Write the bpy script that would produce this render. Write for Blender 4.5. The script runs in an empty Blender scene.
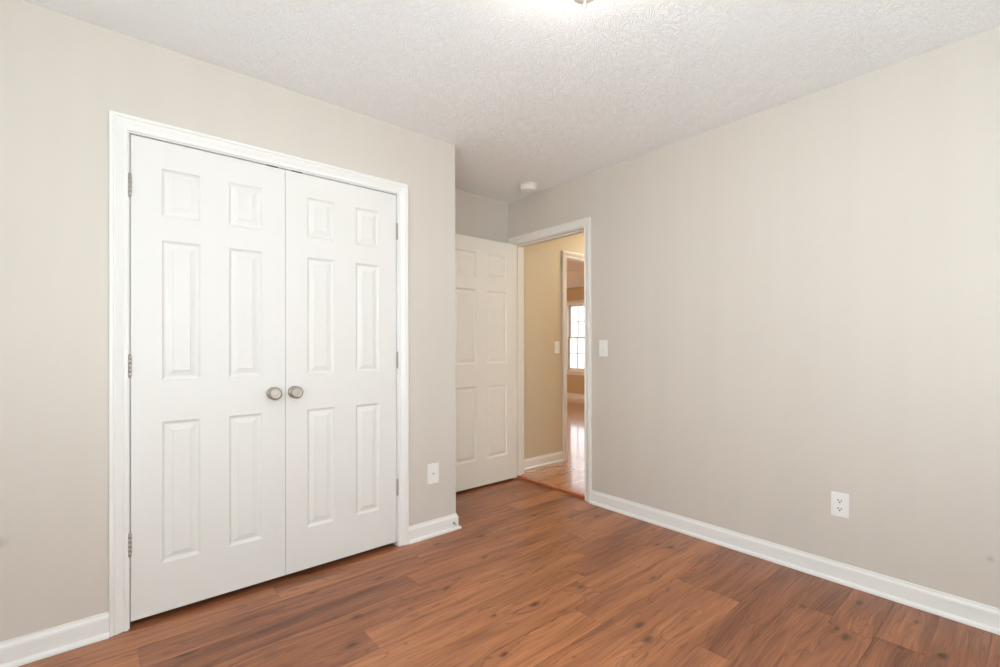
import bpy, math, random
from math import sin, cos, pi, radians
from mathutils import Vector, Matrix

scene = bpy.context.scene
COL = scene.collection

# ------------------------------------------------------------------ camera
CAM_H = 1.157
YAW, PIT, ROLL = 0.70702, 0.00304, -0.0026
cam_d = bpy.data.cameras.new('camera')
cam = bpy.data.objects.new('camera', cam_d)
COL.objects.link(cam)
cam_d.sensor_fit = 'HORIZONTAL'
cam_d.sensor_width = 36.0
cam_d.lens = 467.32 * 36.0 / 1000.0
cam_d.shift_x = -0.00275
cam_d.shift_y = 0.0115
cam_d.clip_start = 0.02
_f = Vector((sin(YAW) * cos(PIT), cos(YAW) * cos(PIT), sin(PIT)))
_r = Vector((cos(YAW), -sin(YAW), 0.0))
_u = _r.cross(_f)
_r2 = _r * cos(ROLL) + _u * sin(ROLL)
_u2 = -_r * sin(ROLL) + _u * cos(ROLL)
cam.matrix_world = Matrix(((_r2.x, _u2.x, -_f.x, 0.0), (_r2.y, _u2.y, -_f.y, 0.0),
                           (_r2.z, _u2.z, -_f.z, CAM_H), (0, 0, 0, 1)))
scene.camera = cam

# ------------------------------------------------------------------ colour management and world
scene.view_settings.view_transform = 'Standard'
scene.view_settings.look = 'None'
scene.view_settings.gamma = 1.0
scene.view_settings.use_curve_mapping = False
scene.view_settings.exposure = 0.15
scene.cycles.use_denoising = True
scene.cycles.max_bounces = 14
scene.cycles.diffuse_bounces = 9
scene.cycles.glossy_bounces = 4
scene.cycles.transparent_max_bounces = 12
scene.cycles.sample_clamp_indirect = 6.0

SKY = 2.3
DAY_MAIN = 13.0
CEIL_FILL = 50.0      # uplight added at the rear window to brighten the ceiling
DAY_SIDE = 12.0
CEIL_FILL_SIDE = 68.0  # the same added ceiling uplight, at the side window
FILL_FAR = 130.0  # warm fill added to brighten the far room
LAMP_MAIN = 22.0
LAMP_HALL = 105.0
world = bpy.data.worlds.new('overcast_sky')
scene.world = world
world.use_nodes = True
_bg = world.node_tree.nodes['Background']
_bg.inputs['Color'].default_value = (0.93, 0.97, 1.0, 1)
_bg.inputs['Strength'].default_value = SKY

# main dimensions (metres)
YA = 2.461            # face of the closet wall
XB = 2.743            # face of the right wall
YK = 3.137            # face of the alcove's back wall
XC = 1.706            # outer corner of the closet wall
XL = -1.25            # left wall
YF = -1.15            # wall behind the camera
H = 2.44
WT = 0.117
HZ = 0.017            # the hallway floor lies a little higher
YH = 3.160            # hallway wall face
XE = 7.9              # far room's window wall
YE = 8.6

def area_light(name, loc, rot, sx, sy, power, color):
    d = bpy.data.lights.new(name, 'AREA')
    d.shape = 'RECTANGLE'
    d.size, d.size_y = sx, sy
    d.energy = power
    d.color = color
    o = bpy.data.objects.new(name, d)
    COL.objects.link(o)
    o.location = loc
    o.rotation_euler = rot
    return o

WIN_A = (-0.35, 1.45, 0.62, 2.08)       # bedroom window behind the camera: x0, x1, z0, z1
WIN_C = (-0.95, 0.65, 0.62, 2.08)       # bedroom window in the left wall: y0, y1, z0, z1
WIN_B = (6.30, 7.05, 0.61, 2.10)        # far room window: y0, y1, z0, z1
WIN_D = (3.6, 5.4, 0.66, 2.10)          # unseen windows added to light the far room: x0, x1, z0, z1
area_light('far_room_warm_fill', ((WIN_D[0] + WIN_D[1]) / 2, YE + 0.22, (WIN_D[2] + WIN_D[3]) / 2), (radians(-90), 0, 0),
           WIN_D[1] - WIN_D[0], WIN_D[3] - WIN_D[2], FILL_FAR, (1.0, 0.77, 0.50))  # added warm fill lamp behind the far room's added windows
area_light('window_daylight', ((WIN_A[0] + WIN_A[1]) / 2, YF - 0.22, (WIN_A[2] + WIN_A[3]) / 2), (radians(90), 0, 0),
           WIN_A[1] - WIN_A[0], WIN_A[3] - WIN_A[2], DAY_MAIN, (0.84, 0.962, 1.02))
area_light('window_ceiling_fill', ((WIN_A[0] + WIN_A[1]) / 2, YF - 0.16, WIN_A[2] + 0.42), (radians(148), 0, 0),
           WIN_A[1] - WIN_A[0], 0.9, CEIL_FILL, (0.82, 0.95, 1.02))  # added fill lamp, tilted up to lift the ceiling
area_light('side_window_ceiling_fill', (XL - 0.16, (WIN_C[0] + WIN_C[1]) / 2, WIN_C[2] + 0.42), (0, radians(-148), 0),
           0.9, WIN_C[1] - WIN_C[0], CEIL_FILL_SIDE, (0.82, 0.95, 1.02))  # second added fill lamp aimed at the ceiling
area_light('side_window_daylight', (XL - 0.22, (WIN_C[0] + WIN_C[1]) / 2, (WIN_C[2] + WIN_C[3]) / 2), (0, radians(-90), 0),
           WIN_C[3] - WIN_C[2], WIN_C[1] - WIN_C[0], DAY_SIDE, (0.84, 0.962, 1.02))

# ------------------------------------------------------------------ materials
def new_mat(name):
    m = bpy.data.materials.new(name)
    m.use_nodes = True
    nt = m.node_tree
    b = nt.nodes['Principled BSDF']
    return m, nt, b

def nd(nt, kind, **kw):
    n = nt.nodes.new(kind)
    for k, v in kw.items():
        setattr(n, k, v)
    return n

def srgb(r, g, b):
    def c(v):
        v /= 255.0
        return v / 12.92 if v <= 0.04045 else ((v + 0.055) / 1.055) ** 2.4
    return (c(r), c(g), c(b), 1.0)

def math_node(nt, op, a, b=None, c=None, clamp=False):
    n = nd(nt, 'ShaderNodeMath', operation=op)
    n.use_clamp = clamp
    for i, v in enumerate((a, b, c)):
        if v is None:
            continue
        if isinstance(v, (int, float)):
            n.inputs[i].default_value = v
        else:
            nt.links.new(v, n.inputs[i])
    return n.outputs[0]

def mix_col(nt, fac, a, b, mode='MIX'):
    n = nd(nt, 'ShaderNodeMix', data_type='RGBA', blend_type=mode)
    if isinstance(fac, (int, float)):
        n.inputs[0].default_value = fac
    else:
        nt.links.new(fac, n.inputs[0])
    for i, v in ((6, a), (7, b)):
        if isinstance(v, tuple):
            n.inputs[i].default_value = v
        else:
            nt.links.new(v, n.inputs[i])
    return n.outputs[2]

def ramp(nt, fac, stops):
    n = nd(nt, 'ShaderNodeValToRGB')
    nt.links.new(fac, n.inputs[0])
    cr = n.color_ramp
    while len(cr.elements) > 1:
        cr.elements.remove(cr.elements[-1])
    for i, (p, c) in enumerate(stops):
        e = cr.elements[0] if i == 0 else cr.elements.new(p)
        e.position = p
        e.color = c if isinstance(c, tuple) else (c, c, c, 1)
    return n.outputs[0]

def noise(nt, vec, scale, detail=3, rough=0.5, dist=0.0):
    n = nd(nt, 'ShaderNodeTexNoise')
    n.inputs['Scale'].default_value = scale
    n.inputs['Detail'].default_value = detail
    n.inputs['Roughness'].default_value = rough
    n.inputs['Distortion'].default_value = dist
    if vec is not None:
        nt.links.new(vec, n.inputs['Vector'])
    return n.outputs[0]

def bump(nt, b, height, strength, dist):
    n = nd(nt, 'ShaderNodeBump')
    n.inputs['Strength'].default_value = strength
    n.inputs['Distance'].default_value = dist
    nt.links.new(height, n.inputs['Height'])
    nt.links.new(n.outputs[0], b.inputs['Normal'])

def objpos(nt):
    return nd(nt, 'ShaderNodeTexCoord').outputs['Object']

def mapping(nt, vec, sc=(1, 1, 1), loc=(0, 0, 0)):
    n = nd(nt, 'ShaderNodeMapping')
    n.inputs['Scale'].default_value = sc
    n.inputs['Location'].default_value = loc
    nt.links.new(vec, n.inputs['Vector'])
    return n.outputs[0]

def plain(name, col, rough, metal=0.0, spec=0.5, bumpy=0.0, bscale=400):
    m, nt, b = new_mat(name)
    b.inputs['Base Color'].default_value = col
    b.inputs['Roughness'].default_value = rough
    b.inputs['Metallic'].default_value = metal
    b.inputs['Specular IOR Level'].default_value = spec
    if bumpy:
        bump(nt, b, noise(nt, objpos(nt), bscale, 3), bumpy, 0.0004)
    return m

def wall_paint(name, col, spots=()):
    m, nt, b = new_mat(name)
    P = objpos(nt)
    roll = noise(nt, mapping(nt, P, (9, 9, 0.6)), 1.0, 3)
    c = mix_col(nt, ramp(nt, roll, [(0.3, 0.0), (0.7, 1.0)]), col, tuple(x * 0.975 for x in col[:3]) + (1,))
    for (cx, cy, cz, r, amt) in spots:                       # small dark marks on the paint
        v = nd(nt, 'ShaderNodeVectorMath', operation='DISTANCE')
        nt.links.new(P, v.inputs[0])
        v.inputs[1].default_value = (cx, cy, cz)
        d = math_node(nt, 'ADD', v.outputs['Value'], math_node(nt, 'MULTIPLY', math_node(nt, 'SUBTRACT', noise(nt, P, 60, 2), 0.5), r * 0.9))
        f = math_node(nt, 'MULTIPLY', math_node(nt, 'SUBTRACT', 1.0, math_node(nt, 'SMOOTH_MIN', math_node(nt, 'DIVIDE', d, r), 1.0, 0.4), clamp=True), amt, clamp=True)
        c = mix_col(nt, f, c, (0.30, 0.27, 0.235, 1))
    nt.links.new(c, b.inputs['Base Color'])
    b.inputs['Roughness'].default_value = 0.48
    b.inputs['Specular IOR Level'].default_value = 0.42
    bump(nt, b, noise(nt, P, 320, 4, 0.6), 0.10, 0.0006)
    return m

M_WALL = wall_paint('greige_wall_paint', (0.635, 0.588, 0.527, 1), spots=((XB, 0.161, 0.287, 0.016, 0.55),))
M_WALL_C = wall_paint('greige_closet_wall_paint', (0.635, 0.588, 0.527, 1), spots=((-0.290, YA, 0.452, 0.03, 0.5),))
M_WALL_H = wall_paint('yellow_lit_hall_paint', (0.62, 0.54, 0.395, 1))  # wall paint with the hall lamp's yellow light put into its colour
M_WALL_F = wall_paint('golden_far_room_paint', (0.56, 0.44, 0.28, 1))

def ceiling_mat():
    m, nt, b = new_mat('textured_ceiling')
    P = objpos(nt)
    wn = nd(nt, 'ShaderNodeTexNoise')
    wn.inputs['Scale'].default_value = 11
    wn.inputs['Detail'].default_value = 2
    nt.links.new(P, wn.inputs['Vector'])
    off = nd(nt, 'ShaderNodeVectorMath', operation='SCALE')
    nt.links.new(wn.outputs['Color'], off.inputs[0])
    off.inputs['Scale'].default_value = 0.16
    add = nd(nt, 'ShaderNodeVectorMath', operation='ADD')
    nt.links.new(P, add.inputs[0])
    nt.links.new(off.outputs[0], add.inputs[1])
    n1 = noise(nt, add.outputs[0], 46, 4, 0.6, 1.2)
    n2 = noise(nt, add.outputs[0], 120, 3, 0.6, 0.5)
    ridg = math_node(nt, 'ABSOLUTE', math_node(nt, 'SUBTRACT', n1, 0.5))
    h = math_node(nt, 'ADD', math_node(nt, 'MULTIPLY', math_node(nt, 'SUBTRACT', 1.0, math_node(nt, 'MULTIPLY', ridg, 5.0, clamp=True)), 1.0), math_node(nt, 'MULTIPLY', n2, 0.5))
    b.inputs['Base Color'].default_value = (0.92, 0.935, 0.935, 1)
    b.inputs['Roughness'].default_value = 0.8
    b.inputs['Specular IOR Level'].default_value = 0.2
    bump(nt, b, h, 0.55, 0.0042)
    return m
M_CEIL = ceiling_mat()

def white_trim(name, col=(0.81, 0.805, 0.78, 1), rough=0.33):
    m, nt, b = new_mat(name)
    b.inputs['Base Color'].default_value = col
    b.inputs['Roughness'].default_value = rough
    b.inputs['Specular IOR Level'].default_value = 0.45
    bump(nt, b, noise(nt, mapping(nt, objpos(nt), (60, 60, 12)), 1.0, 3), 0.02, 0.0005)
    return m
M_TRIM = white_trim('white_semigloss_trim')
M_DOOR = white_trim('white_door_paint', (0.755, 0.745, 0.715, 1), 0.44)
M_DOOR_WARM = white_trim('warm_lit_door_paint', (0.82, 0.79, 0.72, 1), 0.44)  # white door paint, the alcove's warm light tinted into it

def plank_mat(name, base_stops, grain_s, knots, rough, coat, strip=None, ripple=0.0, marks=1.0):
    m, nt, b = new_mat(name)
    P = objpos(nt)
    at = nd(nt, 'ShaderNodeAttribute')
    at.attribute_name = 'plank'
    sep = nd(nt, 'ShaderNodeSeparateColor')
    nt.links.new(at.outputs['Color'], sep.inputs[0])
    tone, rx, ry = sep.outputs[0], sep.outputs[1], sep.outputs[2]
    cmb = nd(nt, 'ShaderNodeCombineXYZ')
    nt.links.new(math_node(nt, 'MULTIPLY', rx, 37.0), cmb.inputs[0])
    nt.links.new(math_node(nt, 'MULTIPLY', ry, 23.0), cmb.inputs[1])
    nt.links.new(math_node(nt, 'MULTIPLY', rx, 11.0), cmb.inputs[2])
    addv = nd(nt, 'ShaderNodeVectorMath', operation='ADD')
    nt.links.new(P, addv.inputs[0])
    nt.links.new(cmb.outputs[0], addv.inputs[1])
    Q = addv.outputs[0]
    # knots: sparse cells of a stretched voronoi
    vor = nd(nt, 'ShaderNodeTexVoronoi', voronoi_dimensions='2D')
    vor.inputs['Scale'].default_value = 1.0
    nt.links.new(mapping(nt, Q, (3.6, 7.6, 1)), vor.inputs['Vector'])
    vsep = nd(nt, 'ShaderNodeSeparateColor')
    nt.links.new(vor.outputs['Color'], vsep.inputs[0])
    has = math_node(nt, 'GREATER_THAN', vsep.outputs[0], 1.0 - knots)
    size = math_node(nt, 'ADD', math_node(nt, 'MULTIPLY', vsep.outputs[1], 0.08), 0.045)
    wobk = math_node(nt, 'MULTIPLY', math_node(nt, 'SUBTRACT', noise(nt, mapping(nt, Q, (60, 110, 1)), 1.0, 2), 0.5), 0.09)
    kd = math_node(nt, 'ADD', vor.outputs['Distance'], wobk)
    kd = math_node(nt, 'DIVIDE', kd, size)
    knot = math_node(nt, 'MULTIPLY', math_node(nt, 'SUBTRACT', 1.35, kd, clamp=True), has, clamp=True)
    halo = math_node(nt, 'MULTIPLY', math_node(nt, 'SUBTRACT', 1.0, math_node(nt, 'MULTIPLY', kd, 0.24), clamp=True), has)
    # grain, deflected round the knots
    q3 = nd(nt, 'ShaderNodeSeparateXYZ')
    nt.links.new(Q, q3.inputs[0])
    low = noise(nt, mapping(nt, Q, (1.3, 4.5, 1)), 1.0, 2)
    yy = math_node(nt, 'ADD', q3.outputs[1], math_node(nt, 'MULTIPLY', math_node(nt, 'SUBTRACT', low, 0.5), 0.10))
    yy = math_node(nt, 'ADD', yy, math_node(nt, 'MULTIPLY', halo, 0.018))
    c2 = nd(nt, 'ShaderNodeCombineXYZ')
    nt.links.new(q3.outputs[0], c2.inputs[0])
    nt.links.new(yy, c2.inputs[1])
    nt.links.new(rx, c2.inputs[2])
    G = c2.outputs[0]
    g1 = noise(nt, mapping(nt, G, (1.6, 34 * grain_s, 1)), 1.0, 4, 0.6)
    g2 = noise(nt, mapping(nt, G, (5, 120 * grain_s, 1)), 1.0, 3, 0.6)
    g3 = noise(nt, mapping(nt, G, (1.1, 9 * grain_s, 1)), 1.0, 2, 0.5)
    t = math_node(nt, 'ADD', math_node(nt, 'MULTIPLY', g1, 0.50), math_node(nt, 'MULTIPLY', g3, 0.50))
    t = math_node(nt, 'ADD', t, math_node(nt, 'MULTIPLY', math_node(nt, 'SUBTRACT', g2, 0.5), 0.46))
    t = math_node(nt, 'ADD', t, math_node(nt, 'MULTIPLY', math_node(nt, 'SUBTRACT', tone, 0.5), 0.22))
    col = ramp(nt, t, base_stops)
    # thin dark growth lines
    wv = math_node(nt, 'FRACT', math_node(nt, 'MULTIPLY', math_node(nt, 'ADD', g3, math_node(nt, 'MULTIPLY', g1, 0.15)), 13.0))
    line = math_node(nt, 'MULTIPLY', math_node(nt, 'LESS_THAN', wv, 0.16), math_node(nt, 'GREATER_THAN', noise(nt, mapping(nt, Q, (2.4, 8, 1)), 1.0, 2), 0.50))
    col = mix_col(nt, math_node(nt, 'MULTIPLY', line, 0.38 * marks), col, srgb(92, 50, 32))
    pore = ramp(nt, noise(nt, mapping(nt, G, (5, 70 * grain_s, 1)), 1.0, 2), [(0.62, 0.0), (0.74, 1.0)])
    col = mix_col(nt, math_node(nt, 'MULTIPLY', pore, 0.6 * marks), col, srgb(100, 56, 38))
    col = mix_col(nt, math_node(nt, 'MULTIPLY', halo, 0.22), col, srgb(104, 58, 38))
    col = mix_col(nt, math_node(nt, 'MULTIPLY', knot, 0.72), col, srgb(62, 36, 24))
    nt.links.new(col, b.inputs['Base Color'])
    b.inputs['Roughness'].default_value = rough
    b.inputs['Specular IOR Level'].default_value = 0.4
    b.inputs['Coat Weight'].default_value = coat
    b.inputs['Coat Roughness'].default_value = 0.09
    hgt = math_node(nt, 'MULTIPLY', g2, 0.35)
    if ripple:
        s3 = nd(nt, 'ShaderNodeSeparateXYZ')
        nt.links.new(P, s3.inputs[0])
        fr = math_node(nt, 'FRACT', math_node(nt, 'DIVIDE', math_node(nt, 'ADD', s3.outputs[1], 100 * strip), strip))
        cr = math_node(nt, 'SUBTRACT', fr, 0.5)
        hgt = math_node(nt, 'ADD', math_node(nt, 'MULTIPLY', math_node(nt, 'MULTIPLY', cr, cr), -4.0), math_node(nt, 'MULTIPLY', noise(nt, mapping(nt, P, (4, 9, 1)), 1.0, 1), 1.6))
        bump(nt, b, hgt, 1.0, ripple)
    else:
        bump(nt, b, hgt, 0.5, 0.0004)
    return m

M_FLOOR = plank_mat('rustic_laminate_planks',
                    [(0.24, srgb(104, 62, 41)), (0.42, srgb(140, 88, 59)), (0.54, srgb(162, 104, 70)), (0.74, srgb(190, 128, 87))],
                    1.0, 0.25, 0.29, 0.06)
M_HALL = plank_mat('glossy_strip_hardwood',
                   [(0.15, srgb(164, 104, 64)), (0.45, srgb(182, 120, 76)), (0.60, srgb(192, 128, 82)), (0.85, srgb(202, 140, 92))],
                   1.6, 0.0, 0.22, 1.0, strip=0.057, ripple=0.0009, marks=0.3)
M_TRIM_WARM = white_trim('warm_lit_trim', (0.80, 0.78, 0.725, 1))  # trim white with the alcove's warm cast mixed into the colour
M_NOSE = plain('reddish_threshold_wood', srgb(172, 98, 62), 0.35)
M_NICKEL = plain('brushed_nickel', (0.44, 0.40, 0.355, 1), 0.36, 1.0)
M_NICKEL_D = plain('dull_hinge_nickel', (0.50, 0.46, 0.42, 1), 0.38, 1.0)
M_BRONZE = plain('aged_brass_plate', (0.25, 0.17, 0.09, 1), 0.45, 0.8)
M_PLASTIC = plain('white_plastic', (0.84, 0.825, 0.80, 1), 0.30)
M_PLASTIC_W = plain('warm_white_plastic', (0.80, 0.765, 0.70, 1), 0.35)
M_DARK = plain('dark_slot', (0.05, 0.045, 0.04, 1), 0.6)
M_SCREW = plain('painted_screw', (0.76, 0.74, 0.71, 1), 0.4, 0.0)
M_RUBBER = plain('white_rubber_tip', (0.75, 0.74, 0.71, 1), 0.6)
M_GROUND = plain('pale_ground', (0.70, 0.70, 0.67, 1), 0.9, 0, 0.2)
M_CLOSET = plain('closet_interior_paint', (0.60, 0.57, 0.52, 1), 0.7)

def glass_mat():
    m = bpy.data.materials.new('clear_window_glass')
    m.use_nodes = True
    nt = m.node_tree
    nt.nodes.clear()
    out = nd(nt, 'ShaderNodeOutputMaterial')
    tr = nd(nt, 'ShaderNodeBsdfTransparent')
    gl = nd(nt, 'ShaderNodeBsdfGlossy')
    gl.inputs['Roughness'].default_value = 0.02
    mx = nd(nt, 'ShaderNodeMixShader')
    mx.inputs[0].default_value = 0.06
    nt.links.new(tr.outputs[0], mx.inputs[1])
    nt.links.new(gl.outputs[0], mx.inputs[2])
    nt.links.new(mx.outputs[0], out.inputs[0])
    return m
M_GLASS = glass_mat()

def lamp_glass(name, col, strength):
    m, nt, b = new_mat(name)
    b.inputs['Base Color'].default_value = (0.85, 0.84, 0.8, 1)
    b.inputs['Roughness'].default_value = 0.3
    b.inputs['Emission Color'].default_value = col
    b.inputs['Emission Strength'].default_value = strength
    return m
M_OPAL = lamp_glass('lit_opal_glass', (1.0, 0.965, 0.91, 1), LAMP_MAIN)
M_OPAL_H = lamp_glass('lit_hall_glass', (1.0, 0.89, 0.71, 1), LAMP_HALL)

# ------------------------------------------------------------------ mesh helper
class MB:
    def __init__(self):
        self.v, self.f, self.s, self.c = [], [], [], []

    def poly(self, pts, smooth=False, col=None):
        i = len(self.v)
        self.v += [tuple(p) for p in pts]
        self.f.append(tuple(range(i, i + len(pts))))
        self.s.append(smooth)
        self.c.append(col)

    def box(self, a, b, bev=0.0):
        (x0, y0, z0), (x1, y1, z1) = a, b
        x0, x1 = min(x0, x1), max(x0, x1)
        y0, y1 = min(y0, y1), max(y0, y1)
        z0, z1 = min(z0, z1), max(z0, z1)
        e = bev
        if e <= 0:
            i = len(self.v)
            self.v += [(x0, y0, z0), (x1, y0, z0), (x1, y1, z0), (x0, y1, z0), (x0, y0, z1), (x1, y0, z1), (x1, y1, z1), (x0, y1, z1)]
            for q in ((0, 3, 2, 1), (4, 5, 6, 7), (0, 1, 5, 4), (1, 2, 6, 5), (2, 3, 7, 6), (3, 0, 4, 7)):
                self.f.append(tuple(i + k for k in q)); self.s.append(False); self.c.append(None)
            return self
        # chamfered box: 24 vertices
        idx = {}
        lo, hi = (x0, y0, z0), (x1, y1, z1)
        for sx in (0, 1):
            for sy in (0, 1):
                for sz in (0, 1):
                    s = (sx, sy, sz)
                    for ax in range(3):
                        p = []
                        for k in range(3):
                            base = hi[k] if s[k] else lo[k]
                            p.append(base if k == ax else base + (-e if s[k] else e))
                        idx[(s, ax)] = len(self.v)
                        self.v.append(tuple(p))
        def face(keys, n):
            pts = [Vector(self.v[idx[k]]) for k in keys]
            nn = (pts[1] - pts[0]).cross(pts[2] - pts[1])
            ks = keys if nn.dot(Vector(n)) > 0 else keys[::-1]
            self.f.append(tuple(idx[k] for k in ks)); self.s.append(False); self.c.append(None)
        for ax in range(3):
            o = [k for k in range(3) if k != ax]
            for s in (0, 1):
                keys = []
                for a2, b2 in ((0, 0), (1, 0), (1, 1), (0, 1)):
                    t = [0, 0, 0]; t[ax] = s; t[o[0]] = a2; t[o[1]] = b2
                    keys.append((tuple(t), ax))
                n = [0, 0, 0]; n[ax] = 1 if s else -1
                face(keys, n)
        for ax in range(3):
            o = [k for k in range(3) if k != ax]
            for a2 in (0, 1):
                for b2 in (0, 1):
                    t0 = [0, 0, 0]; t0[o[0]] = a2; t0[o[1]] = b2
                    t1 = list(t0); t1[ax] = 1
                    n = [0, 0, 0]; n[o[0]] = 1 if a2 else -1; n[o[1]] = 1 if b2 else -1
                    face([(tuple(t0), o[0]), (tuple(t1), o[0]), (tuple(t1), o[1]), (tuple(t0), o[1])], n)
        for sx in (0, 1):
            for sy in (0, 1):
                for sz in (0, 1):
                    s = (sx, sy, sz)
                    face([(s, 0), (s, 1), (s, 2)], [1 if k else -1 for k in s])
        return self

    def lathe(self, prof, origin, axis=(0, 0, 1), n=32, smooth=True):
        ax = Vector(axis).normalized()
        t = Vector((1, 0, 0)) if abs(ax.x) < 0.9 else Vector((0, 1, 0))
        u = ax.cross(t).normalized()
        w = ax.cross(u)
        O = Vector(origin)
        i0 = len(self.v)
        for (r, h) in prof:
            for k in range(n):
                a = 2 * pi * k / n
                self.v.append(tuple(O + ax * h + (u * cos(a) + w * sin(a)) * r))
        for j in range(len(prof) - 1):
            for k in range(n):
                a, b_ = i0 + j * n + k, i0 + j * n + (k + 1) % n
                self.f.append((a, b_, b_ + n, a + n)); self.s.append(smooth); self.c.append(None)
        for j, rev in ((0, True), (len(prof) - 1, False)):
            ring = [i0 + j * n + k for k in range(n)]
            if rev:
                ring = ring[::-1]
            self.f.append(tuple(ring)); self.s.append(False); self.c.append(None)
        return self

    def loft(self, rings, closed_profile=True):
        i0 = len(self.v)
        n = len(rings[0])
        for r in rings:
            self.v += [tuple(p) for p in r]
        for j in range(len(rings) - 1):
            for k in range(n if closed_profile else n - 1):
                a, b_ = i0 + j * n + k, i0 + j * n + (k + 1) % n
                self.f.append((a, b_, b_ + n, a + n)); self.s.append(False); self.c.append(None)
        if closed_profile:
            self.f.append(tuple(range(i0, i0 + n))[::-1]); self.s.append(False); self.c.append(None)
            j = (len(rings) - 1) * n
            self.f.append(tuple(range(i0 + j, i0 + j + n))); self.s.append(False); self.c.append(None)
        return self

    def build(self, name, mat, parent=None, origin=None, fixn=True):
        me = bpy.data.meshes.new(name)
        org = Vector(origin) if origin is not None else Vector((0, 0, 0))
        me.from_pydata([tuple(Vector(p) - org) for p in self.v], [], self.f)
        me.update()
        for p, s in zip(me.polygons, self.s):
            p.use_smooth = s
        if any(c is not None for c in self.c):
            ca = me.color_attributes.new('plank', 'FLOAT_COLOR', 'CORNER')
            for p in me.polygons:
                c = self.c[p.index] or (0.5, 0.5, 0.5)
                for li in p.loop_indices:
                    ca.data[li].color = (c[0], c[1], c[2], 1)
        if fixn:
            import bmesh
            bm = bmesh.new(); bm.from_mesh(me)
            bmesh.ops.remove_doubles(bm, verts=bm.verts, dist=1e-6)
            bmesh.ops.recalc_face_normals(bm, faces=bm.faces)
            bm.to_mesh(me); bm.free()
        me.materials.append(mat)
        o = bpy.data.objects.new(name, me)
        COL.objects.link(o)
        if parent is not None:
            o.parent = parent
            w = Vector((0, 0, 0))
            q = parent
            while q is not None:
                w += q.location
                q = q.parent
            o.location = org - w
        else:
            o.location = org
        return o

def structure(o, label=None):
    o['kind'] = 'structure'
    if label:
        o['label'] = label
    return o

def empty(name, loc):
    o = bpy.data.objects.new(name, None)
    o.empty_display_size = 0.05
    COL.objects.link(o)
    o.location = loc
    return o

def thing(name, loc, label, cat, group=None):
    o = empty(name, loc)
    o['label'] = label
    o['category'] = cat
    if group:
        o['group'] = group
    return o

# ------------------------------------------------------------------ floors
def planks(mb, x0, x1, y_top, rows, pitch, length, z, cut, seed, butts=None, gap=0.0005, dep=0.0010, tones=None):
    rnd = random.Random(seed)
    for r in range(rows):
        ya, yb = y_top - (r + 1) * pitch, y_top - r * pitch
        off = butts[r] if butts and r in butts else rnd.uniform(0, length)
        k0 = math.floor((x0 - off) / length)
        x = off + k0 * length
        ki = 0
        while x < x1:
            a, b = max(x, x0), min(x + length, x1)
            key = (r, round(x, 2))
            tone = rnd.random()
            if tones:
                for (tr, tx, tv) in tones:
                    if tr == r and x <= tx < x + length:
                        tone = tv
            c = (tone, rnd.random(), rnd.random())
            for (ca, cb, cya, cyb) in cut(a, b, ya, yb):
                if cb - ca < 0.004 or cyb - cya < 0.004:
                    continue
                xa, xb, y0, y1 = ca + gap, cb - gap, cya + gap, cyb - gap
                mb.poly([(xa, y0, z), (xb, y0, z), (xb, y1, z), (xa, y1, z)], col=c)
                dk = (max(0.0, c[0] - 0.5), c[1], c[2])
                mb.poly([(ca, cya, z - dep), (cb, cya, z - dep), (xb, y0, z), (xa, y0, z)], col=dk)
                mb.poly([(cb, cya, z - dep), (cb, cyb, z - dep), (xb, y1, z), (xb, y0, z)], col=dk)
                mb.poly([(cb, cyb, z - dep), (ca, cyb, z - dep), (xa, y1, z), (xb, y1, z)], col=dk)
                mb.poly([(ca, cyb, z - dep), (ca, cya, z - dep), (xa, y0, z), (xa, y1, z)], col=dk)
            x += length

XN = 2.772     # nose of the threshold
def cut_main(a, b, ya, yb):
    out = []
    ylo = max(ya, YF - 0.02)
    yhi = min(yb, YK + 0.02)
    if yhi <= ylo:
        return out
    # full room, clipped at the right wall; the doorway lets it run on to the threshold
    bx = min(b, XB + 0.01)
    if bx > a:
        out.append((a, bx, ylo, yhi))
    lo, hi = max(ylo, 2.264), min(yhi, 3.056)
    if b > XB + 0.01 and hi > lo:
        out.append((max(a, XB + 0.01), min(b, XN + 0.006), lo, hi))
    return out

PITCH, LEN = 0.152, 1.22
Y_TOP = 2.281 + PITCH * 6
R0 = 6    # row whose upper edge is y = 2.281
butts = {R0: 0.10, R0 + 1: 1.165, R0 + 2: 0.968, R0 + 3: 0.806, R0 + 4: 1.838, R0 + 5: 0.55, R0 + 6: 1.58, R0 + 7: 0.95,
         R0 + 8: 2.183, R0 + 9: 1.749, R0 + 10: 1.15, R0 + 11: 2.30, R0 + 12: 2.332, R0 + 13: 0.7,
         R0 - 1: 0.62, R0 - 2: 1.02, R0 - 3: 1.45, R0 - 4: 0.35}
tones = [(R0 + 1, 1.5, 0.70), (R0, 0.5, 0.30), (R0, 1.5, 0.65), (R0 + 2, 1.5, 0.55), (R0 + 2, 0.5, 0.40), (R0 + 3, 1.2, 0.80),
         (R0 + 4, 1.5, 0.78), (R0 + 4, 2.0, 0.40), (R0 + 6, 1.2, 0.85), (R0 + 5, 1.2, 0.72), (R0 + 5, 2.0, 0.72), (R0 + 7, 1.5, 0.72),
         (R0 + 8, 1.9, 0.90), (R0 + 8, 2.4, 0.20), (R0 + 9, 1.5, 0.78), (R0 + 9, 2.0, 0.22), (R0 + 7, 2.4, 0.35), (R0 + 6, 2.2, 0.55),
         (R0 + 10, 1.9, 0.35), (R0 + 11, 2.0, 0.65), (R0 + 12, 2.5, 0.40), (R0 + 3, 2.3, 0.48), (R0 - 1, 2.2, 0.25), (R0 - 2, 2.2, 0.35)]
mb = MB()
planks(mb, XL - 0.02, XN + 0.006, Y_TOP, 31, PITCH, LEN, 0.0, cut_main, 11, butts, tones=tones)
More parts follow.
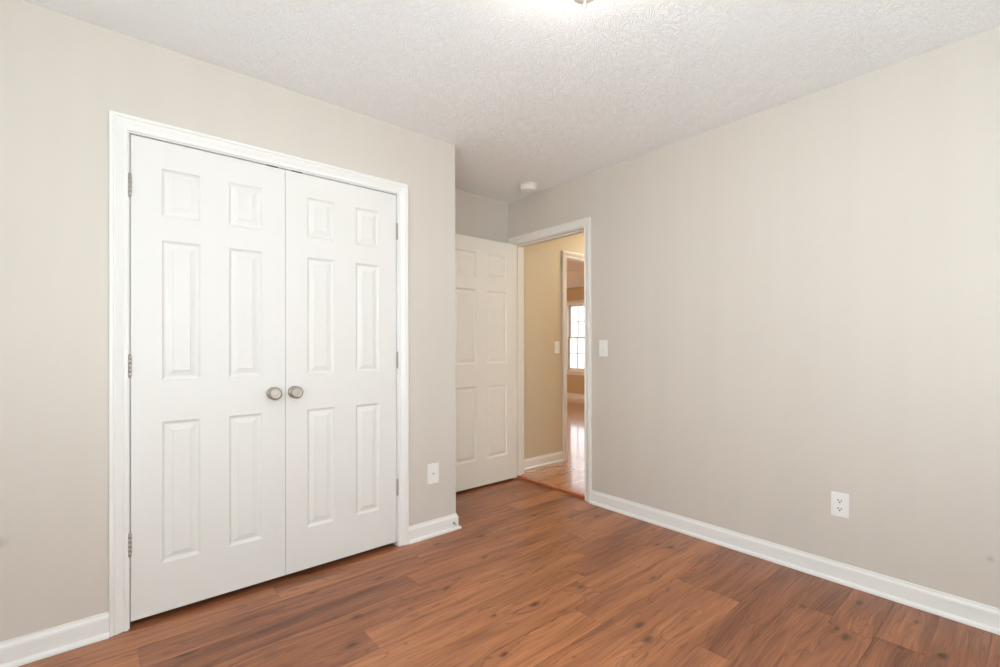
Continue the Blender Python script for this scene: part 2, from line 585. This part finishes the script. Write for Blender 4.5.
structure(mb.build('floor', M_FLOOR, fixn=False), 'reddish brown wood plank laminate floor of the bedroom')
mb = MB()
mb.box((XL - 0.2, YF - 0.2, -0.12), (XN + 0.006, YK + 0.1, -0.004))
structure(mb.build('floor', plain('subfloor', (0.2, 0.15, 0.1, 1), 0.9)))

def cut_hall(a, b, ya, yb):
    out = []
    lo, hi = max(ya, 2.264), min(yb, 3.056)                     # inside the doorway
    if hi > lo and a < XB + WT:
        out.append((max(a, XN + 0.03), min(b, XB + WT), lo, hi))
    a2 = max(a, XB + WT)
    if b > a2:
        lo, hi = max(ya, 1.9), min(yb, YH + 0.01)               # the hallway
        if hi > lo and a2 < 5.3:
            out.append((a2, min(b, 5.3), lo, hi))
        lo, hi = max(ya, YH + 0.01), min(yb, YH + 0.11)         # the second doorway
        if hi > lo and b > 3.54 and a2 < 4.32:
            out.append((max(a2, 3.54), min(b, 4.32), lo, hi))
        lo, hi = max(ya, YH + 0.11), min(yb, YE)                # the far room
        if hi > lo:
            out.append((a2, b, lo, hi))
    return out
mb = MB()
planks(mb, XN + 0.03, XE, YE, 118, 0.057, 0.86, HZ, cut_hall, 5, gap=0.0004, dep=0.0006)
structure(mb.build('floor', M_HALL, fixn=False), 'glossy narrow strip hardwood floor of the hallway and far room')

# threshold nosing
prof = [(XN, -0.002), (XN, 0.012), (XN + 0.002, 0.0155), (XN + 0.006, HZ + 0.0015), (XN + 0.024, HZ + 0.0015), (XN + 0.031, HZ + 0.0002), (XN + 0.031, -0.002)]
mb = MB()
mb.loft([[(x, y, z) for x, z in prof] for y in (2.264, 3.056)])
structure(mb.build('trim_1', M_NOSE), 'reddish wood threshold strip across the doorway')

# ------------------------------------------------------------------ walls and ceiling
def boxes(name, mat, lst, kind='structure', label=None):
    mb = MB()
    for a, b in lst:
        mb.box(a, b)
    o = mb.build(name, mat)
    o['kind'] = kind
    if label:
        o['label'] = label
    return o

CJ0, CJ1, CJT = 0.082, 1.296, 2.043       # closet jamb faces and underside of its head
DJ0, DJ1, DJT = 2.267, 3.058, 2.047       # entry doorway
J = 0.019
boxes('wall_left', M_WALL_C, [((XL, YA, 0), (CJ0 - J, YA + WT, H)), ((CJ1 + J, YA, 0), (XC, YA + WT, H)),
                              ((CJ0 - J, YA, CJT + J), (CJ1 + J, YA + WT, H)),
                              ((XC - WT, YA + WT, 0), (XC, YK, H))], label='greige wall with the closet in it')
boxes('wall_back', M_WALL, [((XL - 0.1, YK, 0), (XB, YK + 0.1, H))])
boxes('wall_right', M_WALL, [((XB, YF - 0.12, 0), (XB + WT, DJ0 - J, H)), ((XB, DJ1 + J, 0), (XB + WT, YK + 0.12, H)),
                             ((XB, DJ0 - J, DJT + J), (XB + WT, DJ1 + J, H))])
boxes('wall_front', M_WALL, [((XL - 0.12, YF - 0.12, 0), (WIN_A[0], YF, H)), ((WIN_A[1], YF - 0.12, 0), (XB, YF, H)),
                             ((WIN_A[0], YF - 0.12, 0), (WIN_A[1], YF, WIN_A[2])), ((WIN_A[0], YF - 0.12, WIN_A[3]), (WIN_A[1], YF, H))])
boxes('wall_side', M_WALL, [((XL - 0.12, YF, 0), (XL, WIN_C[0], H)), ((XL - 0.12, WIN_C[1], 0), (XL, YK, H)),
                            ((XL - 0.12, WIN_C[0], 0), (XL, WIN_C[1], WIN_C[2])), ((XL - 0.12, WIN_C[0], WIN_C[3]), (XL, WIN_C[1], H))])
boxes('ceiling', M_CEIL, [((XL - 0.12, YF - 0.12, H), (XB + 0.02, YK + 0.1, H + 0.1))])
boxes('ceiling', M_CEIL, [((XB + WT - 0.1, 1.8, H + 0.001), (5.4, YH + 0.05, H + 0.1)), ((XB + WT - 0.1, YH + 0.05, H + 0.001), (XE + 0.1, YE + 0.1, H + 0.1))])
# hallway and far room
boxes('wall_hall', M_WALL_H, [((XB + WT, YH, 0), (3.545 - J, YH + 0.11, H)), ((4.307 + J, YH, 0), (5.3, YH + 0.11, H)),
                              ((3.545 - J, YH, 2.047 + J), (4.307 + J, YH + 0.11, H))])
boxes('wall_hall', M_WALL_H, [((XB + WT, 1.8, 0), (5.3, 1.9, H)), ((5.3, 1.8, 0), (5.4, YH + 0.11, H))])
boxes('wall_far', M_WALL_F, [((XE, YH, 0), (XE + 0.12, WIN_B[0], H)), ((XE, WIN_B[1], 0), (XE + 0.12, YE + 0.1, H)),
                             ((XE, WIN_B[0], 0), (XE + 0.12, WIN_B[1], WIN_B[2])), ((XE, WIN_B[0], WIN_B[3]), (XE + 0.12, WIN_B[1], H))])
boxes('wall_far', M_WALL_F, [((XB, YE, 0), (WIN_D[0], YE + 0.1, H)), ((WIN_D[1], YE, 0), (XE, YE + 0.1, H)), ((WIN_D[0], YE, 0), (WIN_D[1], YE + 0.1, WIN_D[2])), ((WIN_D[0], YE, WIN_D[3]), (WIN_D[1], YE + 0.1, H)), ((XB, YK + 0.13, 0), (XB + WT, YE, H)), ((5.4, YH + 0.01, 0), (XE, YH + 0.11, H))])
boxes('ground', M_GROUND, [((-30, -30, -0.6), (60, 60, -0.5))], label='pale ground outside the windows')

# ------------------------------------------------------------------ casings
CAS = [(0.0, 0.0), (0.0, 0.0085), (0.003, 0.0105), (0.010, 0.0105), (0.014, 0.0065), (0.019, 0.0080), (0.034, 0.0155), (0.040, 0.0175),
       (0.046, 0.0145), (0.049, 0.0185), (0.058, 0.0185), (0.060, 0.0165), (0.060, 0.0)]
def casing(name, f, a0, a1, zt, z0=0.0, full=False, parent=None, mat=None, sc=1.0):
    st = [(a0, z0, -1, 0), (a0, zt, -1, 1), (a1, zt, 1, 1), (a1, z0, 1, 0)]
    if full:
        st = [(a0, z0, -1, -1), (a0, zt, -1, 1), (a1, zt, 1, 1), (a1, z0, 1, -1), (a0, z0, -1, -1)]
    rings = []
    for (a, z, da, dz) in st:
        rings.append([f(a + u * sc * da, z + u * sc * dz, d) for u, d in CAS])
    mb = MB()
    mb.loft(rings)
    return mb.build(name, mat or M_TRIM, parent)

fA = lambda a, z, d: (a, YA - d, z)
fB = lambda a, z, d: (XB - d, a, z)
t2 = structure(casing('trim_2', fA, CJ0 - 0.005, CJ1 + 0.005, CJT + 0.005), 'white moulded casing round the closet doors')
# closet jamb with its head and stops
mb = MB()
mb.box((CJ0 - J, YA - 0.0005, 0), (CJ0, YA + WT + 0.001, CJT))
mb.box((CJ1, YA - 0.0005, 0), (CJ1 + J, YA + WT + 0.001, CJT))
mb.box((CJ0 - J, YA - 0.0005, CJT), (CJ1 + J, YA + WT + 0.001, CJT + J))
mb.box((CJ0, YA + 0.045, CJT - 0.011), (CJ1, YA + 0.075, CJT))
mb.build('jamb', M_TRIM, t2)
for cx in (0.628, 0.745):
    MB().box((cx - 0.026, YA + 0.001, CJT - 0.0022), (cx + 0.026, YA + 0.03, CJT + 0.0002), 0.0006).build('catch_plate', M_BRONZE, t2)['label'] = 'brown metal ball catch plate'

t3 = structure(casing('trim_3', fB, DJ0 - 0.005, DJ1 + 0.005, DJT + 0.005, mat=M_TRIM_WARM), 'white moulded casing round the doorway to the hall')
mb = MB()
mb.box((XB - 0.0005, DJ0 - J, 0), (XB + WT + 0.001, DJ0, DJT))
mb.box((XB - 0.0005, DJ1, 0), (XB + WT + 0.001, DJ1 + J, DJT))
mb.box((XB - 0.0005, DJ0 - J, DJT), (XB + WT + 0.001, DJ1 + J, DJT + J))
mb.build('jamb', M_TRIM_WARM, t3)
mb = MB()
mb.box((XB + 0.038, DJ0, HZ), (XB + 0.072, DJ0 + 0.011, DJT), 0.001)
mb.box((XB + 0.038, DJ1 - 0.011, HZ), (XB + 0.072, DJ1, DJT), 0.001)
mb.box((XB + 0.038, DJ0 + 0.011, DJT - 0.011), (XB + 0.072, DJ1 - 0.011, DJT), 0.001)
mb.build('door_stop_strip', M_TRIM_WARM, t3)
fB2 = lambda a, z, d: (XB + WT + d, a, z)
structure(casing('trim_4', fB2, DJ0 - 0.005, DJ1 + 0.005, DJT + 0.005, HZ), 'white casing on the hall side of the doorway')

fH = lambda a, z, d: (a, YH - d, z)
t5 = structure(casing('trim_5', fH, 3.540, 4.312, 2.052, HZ), 'white casing round the second doorway off the hall')
mb = MB()
mb.box((3.545 - J, YH - 0.0005, HZ), (3.545, YH + 0.111, 2.047))
mb.box((4.307, YH - 0.0005, HZ), (4.307 + J, YH + 0.111, 2.047))
mb.box((3.545 - J, YH - 0.0005, 2.047), (4.307 + J, YH + 0.111, 2.047 + J))
mb.build('jamb', M_TRIM, t5)

# ------------------------------------------------------------------ baseboards
BASE = [(0, 0.0), (0.012, 0.0), (0.012, 0.072), (0.0105, 0.079), (0.0065, 0.084), (0.005, 0.089), (0.0045, 0.095), (0, 0.096)]
SHOE = [(0.0118, 0.0), (0.0255, 0.0), (0.0255, 0.006), (0.0235, 0.012), (0.0185, 0.0165), (0.0118, 0.019)]
def sweep(prof, path, side, z0=0.0, trims=(None, None)):
    n = len(path)
    rings = []
    for i in range(n):
        P = Vector(path[i])
        ns = []
        if i > 0:
            d = (P - Vector(path[i - 1])).normalized(); ns.append(Vector((d.y, -d.x)) * side)
        if i < n - 1:
            d = (Vector(path[i + 1]) - P).normalized(); ns.append(Vector((d.y, -d.x)) * side)
        if len(ns) == 2:
            m = (ns[0] + ns[1]); m = m / (m.dot(ns[0]))
        else:
            m = ns[0]
        rings.append([(P.x + m.x * d, P.y + m.y * d, z0 + z) for d, z in prof])
    mb = MB()
    mb.loft(rings)
    return mb
def baseboard(name, path, side, z0=0.0, label=None, shoe_path=None):
    b = structure(sweep(BASE, path, side, z0).build(name, M_TRIM), label)
    sweep(SHOE, shoe_path or path, side, z0).build('shoe_molding', M_TRIM, b)
    return b
cxl, cxr = CJ0 - 0.065, CJ1 + 0.065
baseboard('baseboard_left', [(XL, YA), (cxl, YA)], 1, label='white baseboard left of the closet')
baseboard('baseboard_back', [(cxr, YA), (XC, YA), (XC, YK), (XB, YK)], 1, label='white baseboard round the end of the closet wall')
baseboard('baseboard_right', [(XB, DJ0 - 0.065), (XB, YF), (WIN_A[1], YF), (XL, YF), (XL, YA)], 1, label='white baseboard along the right wall')
baseboard('baseboard_hall', [(XB + WT + 0.0005, YH), (3.540 - 0.06, YH)], 1, HZ, label='white baseboard in the hallway')
baseboard('baseboard_far', [(XE, YE), (XE, YH + 0.11)], 1, HZ, label='baseboard under the far window')

# ------------------------------------------------------------------ panel doors
def panel_door(f, w, h, th, stile, pw, rows, both=True):
    """f(a, b, d): a across, b up, d depth behind the face.  rows: list of (z0, z1)"""
    mb = MB()
    cols = [(stile, stile + pw), (w - stile - pw, w - stile)]
    rings = [(0.0, 0.0), (0.0025, 0.0035), (0.010, 0.0095), (0.0155, 0.0102), (0.0185, 0.0095), (0.037, 0.0040), (0.0385, 0.0022)]
    for front in (True, False):
        g = (lambda a, b, d: f(a, b, d)) if front else (lambda a, b, d: f(a, b, th - d))
        xs = [0, cols[0][0], cols[0][1], cols[1][0], cols[1][1], w]
        zs = [0]
        for z0, z1 in rows:
            zs += [z0, z1]
        zs.append(h)
        for i in range(5):
            for j in range(len(zs) - 1):
                x0, x1, z0, z1 = xs[i], xs[i + 1], zs[j], zs[j + 1]
                if i in (1, 3) and j % 2 == 1:
                    for k in range(len(rings) - 1):
                        (a, da), (b, db) = rings[k], rings[k + 1]
                        A_ = [(x0 + a, z0 + a), (x1 - a, z0 + a), (x1 - a, z1 - a), (x0 + a, z1 - a)]
                        B_ = [(x0 + b, z0 + b), (x1 - b, z0 + b), (x1 - b, z1 - b), (x0 + b, z1 - b)]
                        for q in range(4):
                            r = (q + 1) % 4
                            mb.poly([g(*A_[q], da), g(*A_[r], da), g(*B_[r], db), g(*B_[q], db)])
                    a, da = rings[-1]
                    mb.poly([g(x0 + a, z0 + a, da), g(x1 - a, z0 + a, da), g(x1 - a, z1 - a, da), g(x0 + a, z1 - a, da)])
                else:
                    mb.poly([g(x0, z0, 0), g(x1, z0, 0), g(x1, z1, 0), g(x0, z1, 0)])
    # edges
    zs = [0]
    for z0, z1 in rows:
        zs += [z0, z1]
    zs.append(h)
    xs = [0, cols[0][0], cols[0][1], cols[1][0], cols[1][1], w]
    for j in range(len(zs) - 1):
        for x in (0, w):
            mb.poly([f(x, zs[j], 0), f(x, zs[j + 1], 0), f(x, zs[j + 1], th), f(x, zs[j], th)])
    for i in range(5):
        for z in (0, h):
            mb.poly([f(xs[i], z, 0), f(xs[i + 1], z, 0), f(xs[i + 1], z, th), f(xs[i], z, th)])
    return mb

ROWS = [(0.209, 0.812), (0.991, 1.590), (1.695, 1.897)]
ROWS_E = [(0.212, 0.812), (0.995, 1.600), (1.700, 1.905)]
FACE = YA + 0.005

def hinge(parent, pos, ax, front, length=0.09, leaf=0.0):
    """pos: centre of the pin; a five-knuckle butt hinge"""
    x, y, z = pos
    mb = MB()
    seg = length / 5
    for k in range(5):
        za = z - length / 2 + k * seg
        mb.lathe([(0.0045, 0.0002), (0.0058, 0.0010), (0.0058, seg - 0.0010), (0.0045, seg - 0.0002)], (x, y, za), n=16)
    mb.lathe([(0.002, 0.0), (0.0046, 0.001), (0.0040, 0.0035), (0.002, 0.0045)], (x, y, z + length / 2), n=16)
    mb.lathe([(0.002, 0.0), (0.0040, 0.001), (0.0046, 0.0035), (0.002, 0.0045)], (x, y, z - length / 2 - 0.0045), n=16)
    if ax == 'y':
        mb.box((x - 0.0022, y, z - length / 2 + 0.001), (x + 0.0022, y + 0.034, z + length / 2 - 0.001))
    else:
        mb.box((x, y - 0.0012, z - length / 2 + 0.001), (x + 0.034, y + 0.0012, z + length / 2 - 0.001))
    return mb.build('hinge', M_NICKEL_D, parent)

def knob_mb(base, axis, r=1.0):
    rose = MB().lathe([(0.0290, 0.0), (0.0295, 0.003), (0.0280, 0.006), (0.022, 0.009), (0.015, 0.011), (0.013, 0.011)], base, axis, 40)
    prof = [(0.0125, 0.009), (0.0115, 0.016), (0.0120, 0.022), (0.0170, 0.027), (0.0235, 0.0315), (0.0275, 0.037), (0.0288, 0.043),
            (0.0280, 0.048), (0.0250, 0.0525), (0.0215, 0.0555), (0.0195, 0.0562), (0.0180, 0.0556), (0.0120, 0.0562), (0.004, 0.0565), (0.0005, 0.0566)]
    prof = [(q * 1.07, hh) for q, hh in prof]
    return rose, MB().lathe(prof, base, axis, 40)

def door_root(name, loc, label):
    o = empty(name, loc)
    structure(o, label)
    return o

d1 = door_root('door_1', (0.085, FACE, 0.026), 'left closet door leaf, white with six raised panels')
w1 = 0.6860 - 0.085
panel_door(lambda a, b, d: (0.085 + a, FACE + d, 0.026 + b), w1, 2.012, 0.035, 0.1055, 0.139, ROWS).build('door_leaf', M_DOOR, d1)
d2 = door_root('door_2', (0.6879, FACE, 0.026), 'right closet door leaf, white with six raised panels')
w2 = 1.2925 - 0.6879
panel_door(lambda a, b, d: (0.6879 + a, FACE + d, 0.026 + b), w2, 2.012, 0.035, 0.1045, 0.139, ROWS).build('door_leaf', M_DOOR, d2)
for root, hx in ((d1, 0.0822), (d2, 1.2955)):
    for hz in (1.827, 1.080, 0.343):
        hinge(root, (hx, FACE - 0.0075, hz), 'y', 0)
for root, kx in ((d1, 0.6290), (d2, 0.7275)):
    rose, kn = knob_mb((kx, FACE, 0.932), (0, -1, 0))
    k = kn.build('knob', M_NICKEL, root)
    rose.build('rose', M_NICKEL, k)

# the entry door, standing open against the alcove's back wall
EX0, EX1, EYF = 1.973, 2.735, 3.020
d3 = door_root('door_3', (EX1, EYF, 0.020), 'open white six panel bedroom door against the back wall')
panel_door(lambda a, b, d: (EX0 + a, EYF + d, 0.020 + b), EX1 - EX0, 2.022, 0.035, 0.108, 0.217, ROWS_E).build('door_leaf', M_DOOR_WARM, d3)
for hz in (1.82, 1.09, 0.26):
    hinge(d3, (2.7385, 3.0595, hz), 'x', 0)
for ax, yy in (((0, -1, 0), EYF), ((0, 1, 0), EYF + 0.035)):
    rose, kn = knob_mb((EX0 + 0.054, yy, 0.94), ax)
    k = kn.build('knob', M_NICKEL, d3)
    rose.build('rose', M_NICKEL, k)

# ------------------------------------------------------------------ windows
def window(name, f, a0, a1, z0, z1, cols, label, wall_t=0.12):
    """f(a, z, d): a along the wall, d into the wall (positive outwards)"""
    root = empty(name, f((a0 + a1) / 2, z0, 0))
    structure(root, label)
    def bx(mb, aa, za, da, ab, zb, db):
        p, q = f(aa, za, da), f(ab, zb, db)
        mb.box(p, q, 0.001)
    mb = MB()
    for (aa, ab) in ((a0, a0 + 0.022), (a1 - 0.022, a1)):
        bx(mb, aa, z0, 0.0, ab, z1, wall_t)
    bx(mb, a0 + 0.022, z1 - 0.022, 0.0, a1 - 0.022, z1, wall_t)
    bx(mb, a0 + 0.022, z0, 0.0, a1 - 0.022, z0 + 0.022, wall_t)
    mb.build('window_frame', M_TRIM, root)
    mid = (z0 + z1) / 2 - 0.01
    ia0, ia1 = a0 + 0.022, a1 - 0.022
    for (za, zb, dd) in ((z0 + 0.022, mid + 0.02, 0.05), (mid - 0.02, z1 - 0.022, 0.082)):
        s = MB()
        bx(s, ia0, za, dd, ia0 + 0.038, zb, dd + 0.03)
        bx(s, ia1 - 0.038, za, dd, ia1, zb, dd + 0.03)
        bx(s, ia0 + 0.038, za, dd, ia1 - 0.038, za + 0.04, dd + 0.03)
        bx(s, ia0 + 0.038, zb - 0.04, dd, ia1 - 0.038, zb, dd + 0.03)
        so = s.build('sash', M_TRIM, root)
        m = MB()
        ga0, ga1, gz0, gz1 = ia0 + 0.038, ia1 - 0.038, za + 0.04, zb - 0.04
        for k in range(1, cols):
            c = ga0 + (ga1 - ga0) * k / cols
            bx(m, c - 0.011, gz0, dd + 0.008, c + 0.011, gz1, dd + 0.022)
        c = (gz0 + gz1) / 2
        bx(m, ga0, c - 0.010, dd + 0.009, ga1, c + 0.010, dd + 0.021)
        m.build('muntins', M_TRIM, so)
        g = MB()
        p, q = f(ga0 - 0.003, gz0 - 0.003, dd + 0.013), f(ga1 + 0.003, gz1 + 0.003, dd + 0.017)
        g.box(p, q)
        g.build('pane', M_GLASS, so)
    st = MB()
    bx(st, a0 - 0.07, z0 - 0.022, -0.04, a1 + 0.07, z0, 0.05)
    st.build('sill', M_TRIM, root)
    ap = MB()
    bx(ap, a0 - 0.055, z0 - 0.085, -0.014, a1 + 0.055, z0 - 0.022, 0.0)
    ap.build('apron', M_TRIM, root)
    casing('casing', lambda a, z, d: f(a, z, -d), a0 + 0.004, a1 - 0.004, z1 - 0.004, z0, parent=root)
    return root

_w = window('window_1', lambda a, z, d: (XE + d, a, z), WIN_B[0], WIN_B[1], WIN_B[2], WIN_B[3], 3, 'bright double hung window in the far room')
midx = (WIN_A[0] + WIN_A[1]) / 2
fW = lambda a, z, d: (a, YF - d, z)
window('window_2', fW, WIN_A[0], midx, WIN_A[2], WIN_A[3], 3, 'double hung bedroom window')
window('window_3', fW, midx, WIN_A[1], WIN_A[2], WIN_A[3], 3, 'double hung bedroom window beside its twin')
_my = (WIN_C[0] + WIN_C[1]) / 2
window('window_4', lambda a, z, d: (XL - d, a, z), WIN_C[0], _my, WIN_C[2], WIN_C[3], 3, 'double hung window in the side wall')
window('window_7', lambda a, z, d: (XL - d, a, z), _my, WIN_C[1], WIN_C[2], WIN_C[3], 3, 'double hung window in the side wall nearer the closet')

_mx = (WIN_D[0] + WIN_D[1]) / 2
fD = lambda a, z, d: (a, YE + d, z)  # this window pair is added, as an opening for the fill lamp
window('added_window_5', fD, WIN_D[0], _mx, WIN_D[2], WIN_D[3], 3, 'added double hung window in the far room beside the corner, out of view')
window('added_window_6', fD, _mx, WIN_D[1], WIN_D[2], WIN_D[3], 3, 'added double hung window in the far room, out of view')

# sky light portal of the far room's window
pl = area_light('far_window_sky_portal', (XE + 0.14, (WIN_B[0] + WIN_B[1]) / 2, (WIN_B[2] + WIN_B[3]) / 2), (0, radians(90), 0),
                WIN_B[3] - WIN_B[2], WIN_B[1] - WIN_B[0], 1.0, (1, 1, 1))
pl.data.cycles.is_portal = True

# ------------------------------------------------------------------ wall plates
def plate_frame(normal):
    n = Vector(normal)
    up = Vector((0, 0, 1))
    a = up.cross(n)            # to the right, seen from the room
    return a, up, n
def obox(mb, O, fr, a0, a1, b0, b1, d0, d1, bev=0.0):
    a, u, n = fr
    p = O + a * a0 + u * b0 + n * d0
    q = O + a * a1 + u * b1 + n * d1
    mb.box(tuple(p), tuple(q), bev)

def wall_plate(name, O, normal, label, cat, mat, w=0.070, h=0.115, kind='outlet'):
    O = Vector(O)
    fr = plate_frame(normal)
    a, u, n = fr
    root = thing(name, O, label, cat)
    mb = MB()
    obox(mb, O, fr, -w / 2, w / 2, -h / 2, h / 2, 0.0, 0.0055, 0.0022)
    mb.build('cover_plate', mat, root)
    if kind == 'outlet':
        for s in (1, -1):
            c = O + u * (0.0195 * s)
            rc = MB()
            pts = []
            for k in range(28):
                t = 2 * pi * k / 28
                pts.append((max(-0.0165, min(0.0165, 0.0175 * cos(t))), max(-0.0140, min(0.0140, 0.0175 * sin(t)))))
            rc.loft([[tuple(c + a * (p[0] * q) + u * (p[1] * q) + n * d) for p in pts] for q, d in ((1, 0.005), (1, 0.0066), (0.95, 0.0072))])
            r = rc.build('receptacle', mat, root)
            sl = MB()
            obox(sl, c, fr, -0.0082, -0.0048, -0.002, 0.0078, 0.0064, 0.0076)
            obox(sl, c, fr, 0.0048, 0.0082, -0.001, 0.0068, 0.0064, 0.0076)
            sl.lathe([(0.0034, 0.0064), (0.0034, 0.0076)], c - u * 0.0072, n, 16)
            sl.build('slots', M_DARK, r)
        MB().lathe([(0.0032, 0.005), (0.0032, 0.0062), (0.002, 0.0068)], O, n, 16).build('screw', M_SCREW, root)
    elif kind == 'switch':
        tb = MB()
        obox(tb, O, fr, -0.0055, 0.0055, -0.012, 0.012, 0.0052, 0.0066, 0.0005)
        tb.build('toggle_collar', mat, root)
        tg = MB()
        rings = []
        for (b_, d_, hw, hh) in ((0.0, 0.006, 0.0042, 0.0052), (0.0035, 0.011, 0.0040, 0.0042), (0.0075, 0.0165, 0.0034, 0.0032)):
            c = O + u * b_ + n * d_
            rings.append([tuple(c + a * x + u * z) for x, z in ((-hw, -hh), (hw, -hh), (hw, hh), (-hw, hh))])
        tg.loft(rings)
        tg.build('toggle', mat, root)
        for s in (1, -1):
            MB().lathe([(0.003, 0.005), (0.003, 0.0060), (0.002, 0.0065)], O + u * (0.030 * s), n, 16).build('screw', M_SCREW, root)
    elif kind == 'jack':
        jk = MB()
        obox(jk, O, fr, -0.0075, 0.0075, -0.0075, 0.0075, 0.0052, 0.0068, 0.0006)
        j = jk.build('jack', mat, root)
        sl = MB()
        obox(sl, O, fr, -0.0060, 0.0060, -0.0055, 0.0050, 0.0066, 0.0072)
        sl.build('socket', plain('grey_socket', (0.42, 0.41, 0.39, 1), 0.5), j)
        for s in (1, -1):
            MB().lathe([(0.003, 0.005), (0.003, 0.0060), (0.002, 0.0065)], O + u * (0.042 * s), n, 16).build('screw', M_SCREW, root)
    return root

wall_plate('wall_outlet', (XB, 0.670, 0.378), (-1, 0, 0), 'white duplex power outlet low on the long bare wall to the right', 'outlet', M_PLASTIC, 0.074, 0.118)
wall_plate('wall_plate', (1.536, YA, 0.380), (0, -1, 0), 'white low wall plate with a small centre jack between the closet and the wall corner', 'wall plate', M_PLASTIC, 0.081, 0.124, 'jack')
wall_plate('light_switch', (XB, 2.090, 1.142), (-1, 0, 0), 'white toggle light switch on the bedroom wall right of the doorway casing', 'light switch', M_PLASTIC, 0.074, 0.120, 'switch')
wall_plate('light_switch', (3.400, YH, 1.145), (0, -1, 0), 'white light switch on the tan hallway wall seen through the doorway', 'light switch', M_PLASTIC, 0.074, 0.120, 'switch')

# ------------------------------------------------------------------ smoke detector
sd = thing('smoke_detector', (2.570, 2.690, H), 'round white smoke detector on the ceiling near the doorway', 'smoke detector')
O = (2.570, 2.690, H)
MB().lathe([(0.072, 0.0), (0.072, 0.006), (0.069, 0.008)], O, (0, 0, -1), 48).build('mounting_base', M_PLASTIC_W, sd)
MB().lathe([(0.060, 0.006), (0.066, 0.010), (0.069, 0.022), (0.069, 0.028), (0.066, 0.030), (0.066, 0.033), (0.067, 0.035),
            (0.064, 0.043), (0.055, 0.050), (0.036, 0.054), (0.001, 0.055)], O, (0, 0, -1), 48).build('housing', M_PLASTIC_W, sd)
MB().lathe([(0.010, 0.0520), (0.010, 0.0565), (0.008, 0.0575), (0.001, 0.0577)], (2.570 - 0.02, 2.690 - 0.02, H), (0, 0, -1), 24).build('test_button', M_PLASTIC, sd)

# ------------------------------------------------------------------ ceiling lights
def dome_light(loc, r, label, opal, cat='ceiling light'):
    root = thing('ceiling_light', loc, label, cat)
    x, y, z = loc
    MB().lathe([(r * 1.08, 0.0), (r * 1.08, 0.012), (r * 1.04, 0.022), (r, 0.026)], loc, (0, 0, -1), 48).build('base_pan', M_NICKEL, root)
    k = (0.140 - 0.024) / 0.13
    prof = []
    for i in range(13):
        a = (pi / 2) * i / 12
        prof.append((max(0.002, r * 0.97 * cos(a)), 0.024 + 0.116 * sin(a)))
    MB().lathe(prof, loc, (0, 0, -1), 48).build('glass_shade', opal, root)
    MB().lathe([(0.036, 0.134), (0.042, 0.149), (0.041, 0.153), (0.028, 0.161), (0.014, 0.169), (0.0065, 0.174), (0.0055, 0.180), (0.0068, 0.185),
                (0.0066, 0.191), (0.003, 0.196), (0.0006, 0.198)], loc, (0, 0, -1), 32).build('finial', M_FINIAL, root)
    return root
M_FINIAL = plain('cream_metal_finial', (0.66, 0.64, 0.56, 1), 0.4, 0.0)
dome_light((1.177, 0.967, H), 0.125, 'domed glass ceiling light whose cream finial shows at the top edge of the photo', M_OPAL)
dome_light((4.75, 2.35, H), 0.125, 'domed glass ceiling light of the hallway, out of sight beside the doorway', M_OPAL_H)

fx = thing('recessed_light', (6.03, 5.32, H), 'small round white disc on the ceiling of the far room', 'ceiling light')
MB().lathe([(0.085, 0.0), (0.085, 0.006), (0.070, 0.012), (0.060, 0.012)], (6.03, 5.32, H + 0.001), (0, 0, -1), 32).build('trim_ring', M_PLASTIC, fx)

# ------------------------------------------------------------------ spring door stop on the end of the closet wall baseboard
ds = thing('door_stop', (1.682, YA - 0.012, 0.044), 'tiny metal spring door stop screwed to the baseboard at the closet wall corner', 'door stop')
O = Vector((1.682, YA - 0.012, 0.044))
MB().lathe([(0.0085, 0.0), (0.0085, 0.003), (0.006, 0.006), (0.0035, 0.007)], O, (0, -1, 0), 20).build('base', M_NICKEL_D, ds)
mb = MB()
rings = []
N = 90
for i in range(N + 1):
    t = i / N
    a = t * 2 * pi * 6
    c = O + Vector((0.0045 * cos(a), -0.006 - 0.020 * t, 0.0045 * sin(a) - 0.006 * t * t))
    ring = []
    for k in range(6):
        b_ = 2 * pi * k / 6
        ring.append(tuple(c + Vector((cos(a), 0, sin(a))) * 0.0010 * cos(b_) + Vector((0, 1, 0)) * 0.0010 * sin(b_)))
    rings.append(ring)
mb.loft(rings)
mb.build('spring', M_NICKEL_D, ds)
MB().lathe([(0.0045, 0.0), (0.0060, 0.001), (0.0060, 0.007), (0.0045, 0.009)], O + Vector((0, -0.026, -0.006)), (0, -1, 0), 20).build('rubber_tip', M_RUBBER, ds)
